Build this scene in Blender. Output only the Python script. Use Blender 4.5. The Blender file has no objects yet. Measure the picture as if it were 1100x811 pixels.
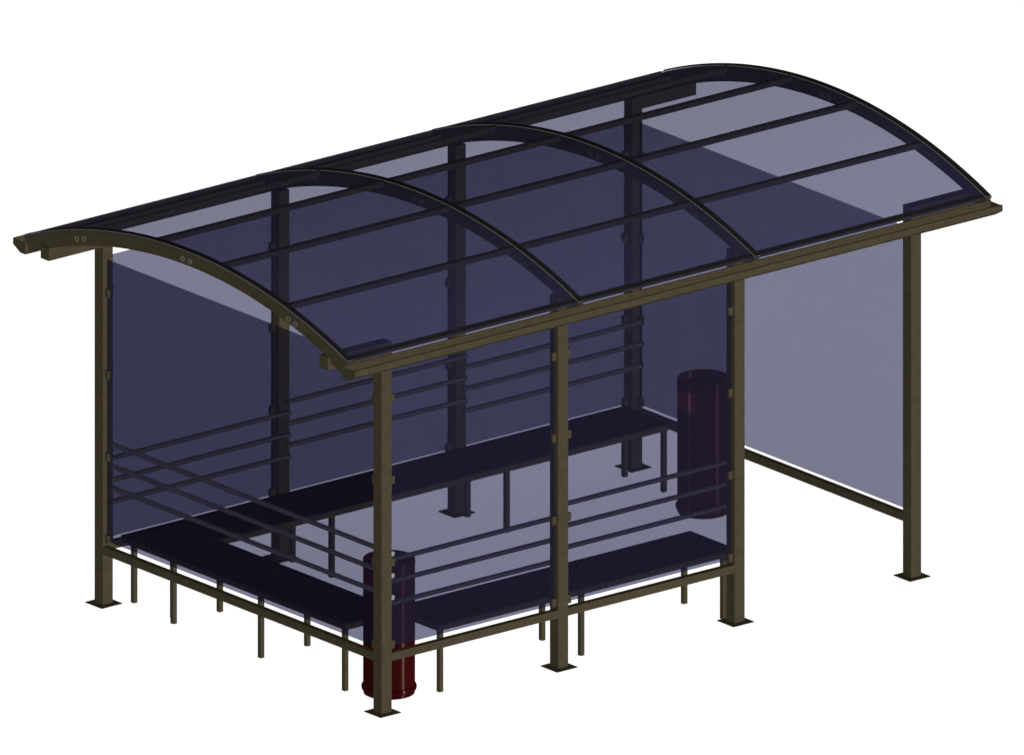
import bpy, bmesh, math
from mathutils import Vector, Matrix
sc = bpy.context.scene
col = sc.collection
G = -0.005                                  # ground level; the tops of the base plates lie at z = 0

# ------------------------------------------------------------------ materials
def new_mat(name):
    m = bpy.data.materials.new(name); m.use_nodes = True
    nt = m.node_tree
    return m, nt, nt.nodes.get('Principled BSDF')

def painted(name, rgb, rough=.5, spec=.15, var=.10, scale=18.0, metallic=0.0):
    m, nt, b = new_mat(name)
    tc = nt.nodes.new('ShaderNodeTexCoord')
    n = nt.nodes.new('ShaderNodeTexNoise'); n.inputs['Scale'].default_value = scale
    n.inputs['Detail'].default_value = 3
    nt.links.new(tc.outputs['Object'], n.inputs['Vector'])
    r = nt.nodes.new('ShaderNodeValToRGB')
    r.color_ramp.elements[0].position = .3; r.color_ramp.elements[1].position = .7
    r.color_ramp.elements[0].color = [c*(1-var) for c in rgb]+[1]
    r.color_ramp.elements[1].color = [c*(1+var) for c in rgb]+[1]
    nt.links.new(n.outputs['Fac'], r.inputs['Fac'])
    nt.links.new(r.outputs['Color'], b.inputs['Base Color'])
    b.inputs['Roughness'].default_value = rough
    b.inputs['Specular IOR Level'].default_value = spec
    b.inputs['Metallic'].default_value = metallic
    return m

def enamel(name, rgb, rough, gl):
    """diffuse enamel under a thin coat brushed upright, which draws lamps out into vertical streaks"""
    m = painted(name, rgb, 1, 0, .06)
    nt = m.node_tree; b = nt.nodes.get('Principled BSDF'); src = b.inputs['Base Color'].links[0].from_socket
    o = [n for n in nt.nodes if n.type == 'OUTPUT_MATERIAL'][0]
    nt.nodes.remove(b)
    d = nt.nodes.new('ShaderNodeBsdfDiffuse'); g = nt.nodes.new('ShaderNodeBsdfAnisotropic'); a = nt.nodes.new('ShaderNodeAddShader')
    c = nt.nodes.new('ShaderNodeCombineXYZ'); c.inputs[2].default_value = 1
    g.inputs['Color'].default_value = list(gl)+[1]; g.inputs['Roughness'].default_value = rough
    g.inputs['Anisotropy'].default_value = -.62
    nt.links.new(c.outputs[0], g.inputs['Tangent']); nt.links.new(src, d.inputs['Color'])
    nt.links.new(d.outputs[0], a.inputs[0]); nt.links.new(g.outputs[0], a.inputs[1]); nt.links.new(a.outputs[0], o.inputs['Surface'])
    return m

BRONZE = painted('bronze_paint', (.0132, .0108, .0064), .65, .0)
SEAT = painted('seat_board', (.0042, .0022, .0024), .8, .0)
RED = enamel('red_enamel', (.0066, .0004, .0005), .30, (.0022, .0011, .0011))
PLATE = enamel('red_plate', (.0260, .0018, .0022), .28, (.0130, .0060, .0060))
SEAL = painted('pale_seal', (.055, .052, .047), .7, .05)
ZINC = painted('zinc', (.045, .043, .039), .5, .08)
STEEL = painted('handrail_steel', (.0130, .0120, .0112), .55, .05)
STEEL_LIT = painted('handrail_steel_lit', (.046, .043, .042), .55, .06)  # same handrail steel, with the light on the left bars put into its colour
RUBBER = painted('black_rubber', (.0040, .0035, .0034), .8, .0)

def glass_mat(name, t, d):
    m = bpy.data.materials.new(name); m.use_nodes = True
    nt = m.node_tree; nt.nodes.clear()
    o = nt.nodes.new('ShaderNodeOutputMaterial')
    a = nt.nodes.new('ShaderNodeAddShader')
    tr = nt.nodes.new('ShaderNodeBsdfTransparent'); tr.inputs['Color'].default_value = [math.sqrt(x) for x in t]+[1]
    df = nt.nodes.new('ShaderNodeBsdfDiffuse'); df.inputs['Color'].default_value = list(d)+[1]
    nt.links.new(tr.outputs[0], a.inputs[0]); nt.links.new(df.outputs[0], a.inputs[1])
    nt.links.new(a.outputs[0], o.inputs['Surface'])
    return m
GLASS = glass_mat('blue_grey_tinted_sheet', (.172, .174, .244), (.0013, .0012, .0027))
ROOF = glass_mat('tinted_roof_sheet', (.174, .175, .240), (.0031, .0030, .0072))

mg, nt, b = new_mat('white_ground')
tc = nt.nodes.new('ShaderNodeTexCoord'); n = nt.nodes.new('ShaderNodeTexNoise'); n.inputs['Scale'].default_value = .5
r = nt.nodes.new('ShaderNodeValToRGB')
r.color_ramp.elements[0].color = (.90, .90, .90, 1); r.color_ramp.elements[1].color = (.92, .92, .92, 1)
nt.links.new(tc.outputs['Object'], n.inputs['Vector']); nt.links.new(n.outputs['Fac'], r.inputs['Fac'])
nt.links.new(r.outputs['Color'], b.inputs['Base Color'])
b.inputs['Roughness'].default_value = 1; b.inputs['Specular IOR Level'].default_value = 0
GROUND = mg

# ------------------------------------------------------------------ mesh helpers
class MB:
    def __init__(s, org=(0, 0, 0)):
        s.bm = bmesh.new(); s.o = Vector(org)
    def poly(s, vs, faces):
        v = [s.bm.verts.new(Vector(p)-s.o) for p in vs]
        for f in faces: s.bm.faces.new([v[i] for i in f])
    def box(s, x0, x1, y0, y1, z0, z1, bev=0):
        t = bmesh.new()
        bmesh.ops.create_cube(t, size=1)
        for v in t.verts:
            v.co = Vector(((x0+x1)/2+v.co.x*(x1-x0), (y0+y1)/2+v.co.y*(y1-y0), (z0+z1)/2+v.co.z*(z1-z0)))-s.o
        if bev: bmesh.ops.bevel(t, geom=list(t.edges), offset=bev, segments=1, affect='EDGES')
        s.merge(t)
        return s
    def merge(s, t):
        me = bpy.data.meshes.new('tmp'); t.to_mesh(me); t.free(); s.bm.from_mesh(me); bpy.data.meshes.remove(me)
    def extrude_x(s, prof, x0, x1):
        n = len(prof)
        vs = [(x0, y, z) for y, z in prof]+[(x1, y, z) for y, z in prof]
        s.poly(vs, [list(range(n)), list(range(2*n-1, n-1, -1))]+[[i, i+n, (i+1) % n+n, (i+1) % n] for i in range(n)])
        return s
    def arc(s, x0, x1, r0, r1, a0, a1, n=44, b0=None, b1=None, ci=None):
        """bar of rectangular section bent in the YZ plane; a* = end angles of inner, b* = of outer face"""
        b0 = a0 if b0 is None else b0; b1 = a1 if b1 is None else b1
        ring = []
        for i in range(n+1):
            t = i/n
            a = a0+(a1-a0)*t; c = b0+(b1-b0)*t
            yi, zi = ci or (YC, ZC)
            pi = (yi+r0*math.sin(a), zi+r0*math.cos(a)); po = (YC+r1*math.sin(c), ZC+r1*math.cos(c))
            ring.append([s.bm.verts.new(Vector(p)-s.o) for p in
                         ((x0, *pi), (x1, *pi), (x1, *po), (x0, *po))])
        for i in range(n):
            for k in range(4):
                s.bm.faces.new([ring[i][k], ring[i][(k+1) % 4], ring[i+1][(k+1) % 4], ring[i+1][k]])
        s.bm.faces.new(ring[0]); s.bm.faces.new(ring[-1][::-1])
        return s
    def cyl(s, p0, p1, r, n=16, r2=None):
        p0, p1 = Vector(p0)-s.o, Vector(p1)-s.o
        t = bmesh.new()
        bmesh.ops.create_cone(t, cap_ends=True, segments=n, radius1=r, radius2=r if r2 is None else r2, depth=(p1-p0).length)
        q = (p1-p0).to_track_quat('Z', 'Y').to_matrix().to_4x4()
        bmesh.ops.transform(t, matrix=Matrix.Translation((p0+p1)/2) @ q, verts=t.verts)
        for f in t.faces:
            if len(f.verts) == 4: f.smooth = True
        s.merge(t)
        return s
    def lathe(s, prof, c, n=64):
        """closed profile [(r,z)...] revolved about the vertical through c"""
        cx, cy = c[0]-s.o.x, c[1]-s.o.y
        rings = []
        for r, z in prof:
            if r < 1e-6: rings.append([s.bm.verts.new((cx, cy, z-s.o.z))])
            else: rings.append([s.bm.verts.new((cx+r*math.cos(2*math.pi*k/n), cy+r*math.sin(2*math.pi*k/n), z-s.o.z)) for k in range(n)])
        for i in range(len(rings)-1):
            A, B = rings[i], rings[i+1]
            for k in range(n):
                k2 = (k+1) % n
                if len(A) == 1 and len(B) == 1: continue
                if len(A) == 1: f = s.bm.faces.new([A[0], B[k], B[k2]])
                elif len(B) == 1: f = s.bm.faces.new([A[k], B[0], A[k2]])
                else: f = s.bm.faces.new([A[k], B[k], B[k2], A[k2]])
                f.smooth = True
        return s
    def torus(s, c, R, r, n=20, m=6):
        """ring in the YZ plane"""
        c = Vector(c)-s.o; g = []
        for i in range(n):
            a = 2*math.pi*i/n
            g.append([s.bm.verts.new(c+Vector((r*math.sin(2*math.pi*j/m), (R+r*math.cos(2*math.pi*j/m))*math.cos(a), (R+r*math.cos(2*math.pi*j/m))*math.sin(a)))) for j in range(m)])
        for i in range(n):
            for j in range(m):
                s.bm.faces.new([g[i][j], g[(i+1) % n][j], g[(i+1) % n][(j+1) % m], g[i][(j+1) % m]])
        return s
    def build(s, name, mat, parent=None, sharp=True):
        bmesh.ops.recalc_face_normals(s.bm, faces=s.bm.faces)
        me = bpy.data.meshes.new(name); s.bm.to_mesh(me); s.bm.free()
        if sharp and any(p.use_smooth for p in me.polygons): me.set_sharp_from_angle(angle=math.radians(35))
        me.materials.append(mat)
        o = bpy.data.objects.new(name, me); col.objects.link(o)
        if parent is not None: o.parent = parent
        return o

def thing(name, loc, label, cat, group=None):
    o = bpy.data.objects.new(name, None); col.objects.link(o); o.location = loc
    o.empty_display_size = .2
    o['label'] = label; o['category'] = cat
    if group: o['group'] = group
    return o

# ------------------------------------------------------------------ ground
m = MB(); m.poly([(-300, -300, G), (300, -300, G), (300, 300, G), (-300, 300, G)], [[0, 1, 2, 3]])
ground = m.build('ground', GROUND); ground['kind'] = 'structure'

# ------------------------------------------------------------------ shelter
BAY = 1.375; W = .08; D = 2.76
L = 3*BAY+W                                  # 4.205
YC = 1.38; ZC = -1.459                       # centre of the roof's curve
S = thing('bus_shelter', (0, 0, G), 'bronze metal shelter with curved tinted roof and glazed walls, standing over the dark benches', 'shelter')
SO = (0, 0, G)
def mb(): return MB(SO)

def post(x, y, top):
    p = mb().box(x, x+W, y, y+W, 0, top, .0015).build('post', BRONZE, S)
    mb().box(x-.04, x+W+.04, y-.04, y+W+.04, G, 0).build('base_plate', BRONZE, p)
for k in range(4):
    top = 2.28 if k in (0, 3) else 2.368
    post(k*BAY, 0, top); post(k*BAY, D-W, min(top, 2.346))

# short carrying beams out to the end arches
for y in (0, D-W):
    for x0, x1 in ((-.42, W), (3*BAY, L+.42)):
        mb().box(x0, x1, y, y+W, 2.2805, 2.362, .0015).build('support_beam', BRONZE, S)

# gutters (open troughs with end caps)
def gutter(sgn):
    f = lambda y: y if sgn < 0 else D-y
    x0, x1 = -.418, L+.418
    P = [(-.265, 2.343), (-.265, 2.303), (-.196, 2.264), (-.146, 2.264), (-.146, 2.346), (-.156, 2.346),
         (-.156, 2.270), (-.194, 2.270), (-.252, 2.306), (-.252, 2.343)]
    gm = mb().extrude_x([(f(y), z) for y, z in P], x0, x1)
    gt = gm.build('gutter', BRONZE, S)
    C = [(-.2645, 2.338), (-.2645, 2.3035), (-.1955, 2.2645), (-.1465, 2.2645), (-.1465, 2.338)]
    for a, b_ in ((x0-.002, x0+.004), (x1-.004, x1+.002)):
        mb().extrude_x([(f(y), z) for y, z in C], a, b_).build('end_cap', BRONZE, gt)
gutter(-1); gutter(1)

# arches
A_in = math.asin(1.49/4.056); A_out = math.asin(1.548/4.12)
AT = .04
arch_x = [-.406, BAY+.02, 2*BAY+.02, L+.406-AT]
for i, ax in enumerate(arch_x):
    a = mb().arc(ax, ax+AT, 3.95, 4.119, -math.asin(1.46/3.95), math.asin(1.52/3.95), b0=-A_out, b1=A_out, ci=(1.35, -1.358))
    for g_ in (lambda y: y, lambda y: D-y):          # feet standing in front of the gutter's inner wall
        a.extrude_x([(g_(y), z) for y, z in ((-.135, 2.283), (-.108, 2.283), (-.02, 2.325), (.02, 2.40), (-.135, 2.352))], ax+.001, ax+AT-.001)
    a = a.build('arch', BRONZE, S)
    mb().arc(ax+.0015, ax+AT-.0015, 4.1192, 4.1318, -A_out, A_out).build('gasket', BRONZE, a)
    A_g = math.asin(1.552/4.14)
    mb().arc(ax-.0005, ax+AT+.0005, 4.1382, 4.1402, -A_g, A_g).build('seal', SEAL, a)
    mb().arc(ax+.002, ax+AT-.002, 4.1404, 4.1465, -A_g, A_g).build('cover_strip', RUBBER, a)
    for yc in (.36, 1.375, 2.395):
        for s_ in (-1, 1):
            ang = math.asin((yc-YC)/4.09)+s_*.0085
            c = (ax-.001, YC+4.083*math.sin(ang), ZC+4.083*math.cos(ang))
            mb().torus(c, .0150, .0016).build('bolt_ring', ZINC, a)

# purlins between the arches
P_Y = [.455, 1.085, 1.71, 2.32]
for k in range(3):
    x0, x1 = arch_x[k]+AT+.001, arch_x[k+1]-.001
    for py in P_Y:
        c = math.asin((py-YC)/4.117); h = .0145/4.117
        pl = mb().arc(x0, x1, 4.102, 4.132, c-h, c+h, n=1).build('purlin', BRONZE, S)
        mb().arc(x0+.002, x1-.002, 4.1385, 4.1410, c-.65*h, c+.65*h, n=1).build('cap_strip', RUBBER, pl)
    for f in (lambda y: y, lambda y: D-y):
        ys = sorted((f(-.12), f(-.08)))
        mb().box(x0, x1, ys[0], ys[1], 2.343, 2.375, .001).build('eave_rail', BRONZE, S)
    # roof sheets
    gx0 = arch_x[k]+AT/2+.004 if k else arch_x[0]+.001
    gx1 = arch_x[k+1]+AT/2-.004 if k < 2 else arch_x[3]+AT+.004
    A_r = math.asin(1.557/4.135)
    mb().arc(gx0, gx1, 4.1325, 4.138, -A_r, A_r, n=44).build('roof_panel', ROOF, S)
    c_ = math.asin(1.532/4.14); h_ = .0145/4.14
    tx0 = arch_x[k]+AT+.003; tx1 = arch_x[k+1]-.003
    for sg in (-1, 1):
        mb().arc(tx0, tx1, 4.1385, 4.1415, sg*c_-h_, sg*c_+h_, n=2).build('edge_trim', RUBBER, S)

# walls: tinted sheets with clamps, bottom rails, handrails
CZ = (.42, .945, 1.47, 1.99)
def wall_x(x0, x1, yg, yr, low):             # runs along X, yg = sheet centre
    p = mb().box(x0+.009, x1-.009, yg-.003, yg+.003, .406, 2.20).build('glass_panel', GLASS, S)
    for z in CZ:
        for a, b_ in ((x0+.001, x0+.034), (x1-.034, x1-.001)):
            mb().box(a, b_, yg-.014, yg+.014, z-.026, z+.026, .002).build('clamp', BRONZE, p)
def wall_y(xg, y0, y1):
    p = mb().box(xg-.003, xg+.003, y0+.009, y1-.009, .406, 2.20).build('glass_panel', GLASS, S)
    for z in CZ:
        for a, b_ in ((y0+.001, y0+.034), (y1-.034, y1-.001)):
            mb().box(xg-.014, xg+.014, a, b_, z-.026, z+.026, .002).build('clamp', BRONZE, p)
HR = .0155
def rail_x(x0, x1, y, zs):
    for z in zs:
        h = mb().cyl((x0, y, z), (x1, y, z), HR).build('handrail', STEEL, S)
        for xx in (x0+.03, x1-.03):
            mb().cyl((xx, y-.0225 if y < 1 else y+.0225, z), (xx, y+.018 if y < 1 else y-.018, z), .005, 8).build('screw', ZINC, h)
LOW = (.930, .791, .652); HIGH = (1.0, .861, .722)
for k in range(2):
    x0, x1 = k*BAY+W, (k+1)*BAY
    wall_x(x0, x1, .026, 0, k == 0)
    mb().box(x0, x1, .0, .04, .324, .374).build('bottom_rail', BRONZE, S)
    rail_x(k*BAY+.03, (k+1)*BAY+.065, .0955, HIGH if k else LOW)
for k in range(3):
    x0, x1 = k*BAY+W, (k+1)*BAY
    wall_x(x0, x1, D-.03, 0, k != 1)
    mb().box(x0, x1, D-.04, D, .324, .374).build('bottom_rail', BRONZE, S)
    rail_x(k*BAY+.045, (k+1)*BAY+.07, D-.0955, HIGH if k == 1 else LOW)
wall_y(.028, W, D-W); wall_y(L-.028, W, D-W)
for x in (0, L-.04):
    mb().box(x, x+.04, W, D-W, .324, .374).build('bottom_rail', BRONZE, S)
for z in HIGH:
    h = mb().cyl((.0955, .01, z), (.0955, D-.056, z), HR).build('handrail', STEEL_LIT, S)
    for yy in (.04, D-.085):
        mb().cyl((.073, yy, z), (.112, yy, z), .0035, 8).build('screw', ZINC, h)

# ------------------------------------------------------------------ benches
def bench(x0, x1, y0, y1, legs, label):
    o = ((x0+x1)/2, (y0+y1)/2, G)
    t = thing('bench', o, label, 'bench', 'dark slab benches inside the shelter')
    MB(o).box(x0, x1, y0, y1, .4235, .435, .0015).build('seat', SEAT, t)
    f = MB(o)
    a, b_ = .004, .034
    f.box(x0+a, x1-a, y0+a, y0+b_, .387, .4232); f.box(x0+a, x1-a, y1-b_, y1-a, .387, .4232)
    f.box(x0+a, x0+b_, y0+b_+.0005, y1-b_-.0005, .387, .4232); f.box(x1-b_, x1-a, y0+b_+.0005, y1-b_-.0005, .387, .4232)
    f.build('seat_frame', BRONZE, t)
    for lx, ly in legs:
        MB(o).box(lx, lx+.03, ly, ly+.03, G, .3868, .001).build('leg', BRONZE, t)
bench(.11, 4.035, 2.212, 2.643, [(x, y) for x in (.177, 1.411, 2.774, 3.998) for y in (2.224, 2.600)],
      'longest dark bench, running along the back wall behind the other two')
bench(.105, .515, .478, 2.205, [(x, y) for x in (.112, .472) for y in (.492, 1.30, 2.14)],
      'dark bench along the left end wall, behind the three sloping handrails')
bench(.53, 2.84, .110, .537, [(x, y) for x in (.545, 1.645, 2.752) for y in (.115, .490)],
      'dark bench along the front wall between the front left bin and the third front post')

# ------------------------------------------------------------------ litter bins
def bin_(x, y, label):
    o = (x, y, G); c = (x, y)
    t = thing('litter_bin', o, label, 'litter bin', 'dark red round litter bins')
    R = .1575; H = .850
    MB(o).lathe([(0, .052), (R, .052), (R, H-.042), (R-.004, H-.040), (R-.008, H-.061), (0, H-.061)], c, 96).build('body', RED, t)
    MB(o).lathe([(0, G), (R-.002, G), (R-.001, .012), (R+.008, .020), (R+.011, .034), (R+.008, .046), (R, .0515), (0, .0515)], c, 96).build('foot_ring', RED, t)
    MB(o).lathe([(R-.003, H-.0385), (R+.0008, H-.0375), (R+.0015, H-.034), (R+.0005, H-.004), (R-.004, H), (R-.010, H-.002),
                 (R-.013, H-.046), (R-.030, H-.054), (0, H-.056)], c, 96).build('lid', RED, t)
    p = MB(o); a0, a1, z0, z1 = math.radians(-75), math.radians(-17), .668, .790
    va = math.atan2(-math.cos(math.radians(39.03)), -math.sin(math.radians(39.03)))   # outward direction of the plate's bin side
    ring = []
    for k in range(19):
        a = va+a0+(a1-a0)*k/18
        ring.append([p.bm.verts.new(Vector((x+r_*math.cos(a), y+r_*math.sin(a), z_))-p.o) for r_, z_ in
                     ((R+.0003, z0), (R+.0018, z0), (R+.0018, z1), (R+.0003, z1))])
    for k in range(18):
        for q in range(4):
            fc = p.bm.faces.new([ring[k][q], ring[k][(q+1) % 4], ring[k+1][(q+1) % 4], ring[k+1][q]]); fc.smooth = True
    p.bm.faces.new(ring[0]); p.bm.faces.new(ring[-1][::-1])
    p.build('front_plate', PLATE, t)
bin_(.316, .318, 'dark red cylindrical bin behind the nearest post at the front left corner')
bin_(3.965, 1.800, 'dark red cylindrical bin at the right end of the back bench')

# ------------------------------------------------------------------ camera (parallel view, as in the picture)
th, ph = math.radians(39.03), math.radians(18.465)
s = 177.5
f = Vector((math.sin(th)*math.cos(ph), math.cos(th)*math.cos(ph), -math.sin(ph)))
rt = Vector((math.cos(th), -math.sin(th), 0)); up = Vector((math.sin(ph)*math.sin(th), math.sin(ph)*math.cos(th), math.cos(ph)))
c = rt*((550-409.9)/s)+up*((767-405.5)/s)
cam = bpy.data.cameras.new('camera'); co = bpy.data.objects.new('camera', cam); col.objects.link(co)
cam.type = 'ORTHO'; cam.ortho_scale = 1100/s; cam.clip_start = .1; cam.clip_end = 1000
co.matrix_world = Matrix.Translation(c-f*16) @ Matrix((rt, up, -f)).transposed().to_4x4()
sc.camera = co

# ------------------------------------------------------------------ light: three lamps without cast shadows, as the picture shows none
def lamp(name, d, strength, angle=2.0, colr=(1, 1, 1)):
    l = bpy.data.lights.new(name, 'SUN'); l.energy = strength; l.angle = math.radians(angle); l.color = colr
    l.use_shadow = False
    o = bpy.data.objects.new(name, l); col.objects.link(o)
    o.rotation_euler = Vector(d).to_track_quat('Z', 'Y').to_euler()
lamp('lamp_front_right', (.42, -.907, .035), 16.5)
lamp('lamp_left', (-.976, .19, .035), 5.7)
lamp('lamp_above', (0, 0, 1), 2.62)

w = bpy.data.worlds.new('World'); sc.world = w; w.use_nodes = True
wn = w.node_tree                             # white studio backdrop round the horizon, dim overhead
tc = wn.nodes.new('ShaderNodeTexCoord'); sp = wn.nodes.new('ShaderNodeSeparateXYZ'); mr = wn.nodes.new('ShaderNodeMapRange')
mr.inputs['From Min'].default_value = .20; mr.inputs['From Max'].default_value = .40
mr.inputs['To Min'].default_value = 1.05; mr.inputs['To Max'].default_value = .05
wn.links.new(tc.outputs['Generated'], sp.inputs[0]); wn.links.new(sp.outputs['Z'], mr.inputs['Value'])
wn.nodes['Background'].inputs[0].default_value = (1, 1, 1, 1)
wn.links.new(mr.outputs['Result'], wn.nodes['Background'].inputs[1])
sc.view_settings.view_transform = 'Standard'; sc.view_settings.look = 'None'
sc.view_settings.exposure = 0; sc.view_settings.gamma = 1
sc.cycles.transparent_max_bounces = 64
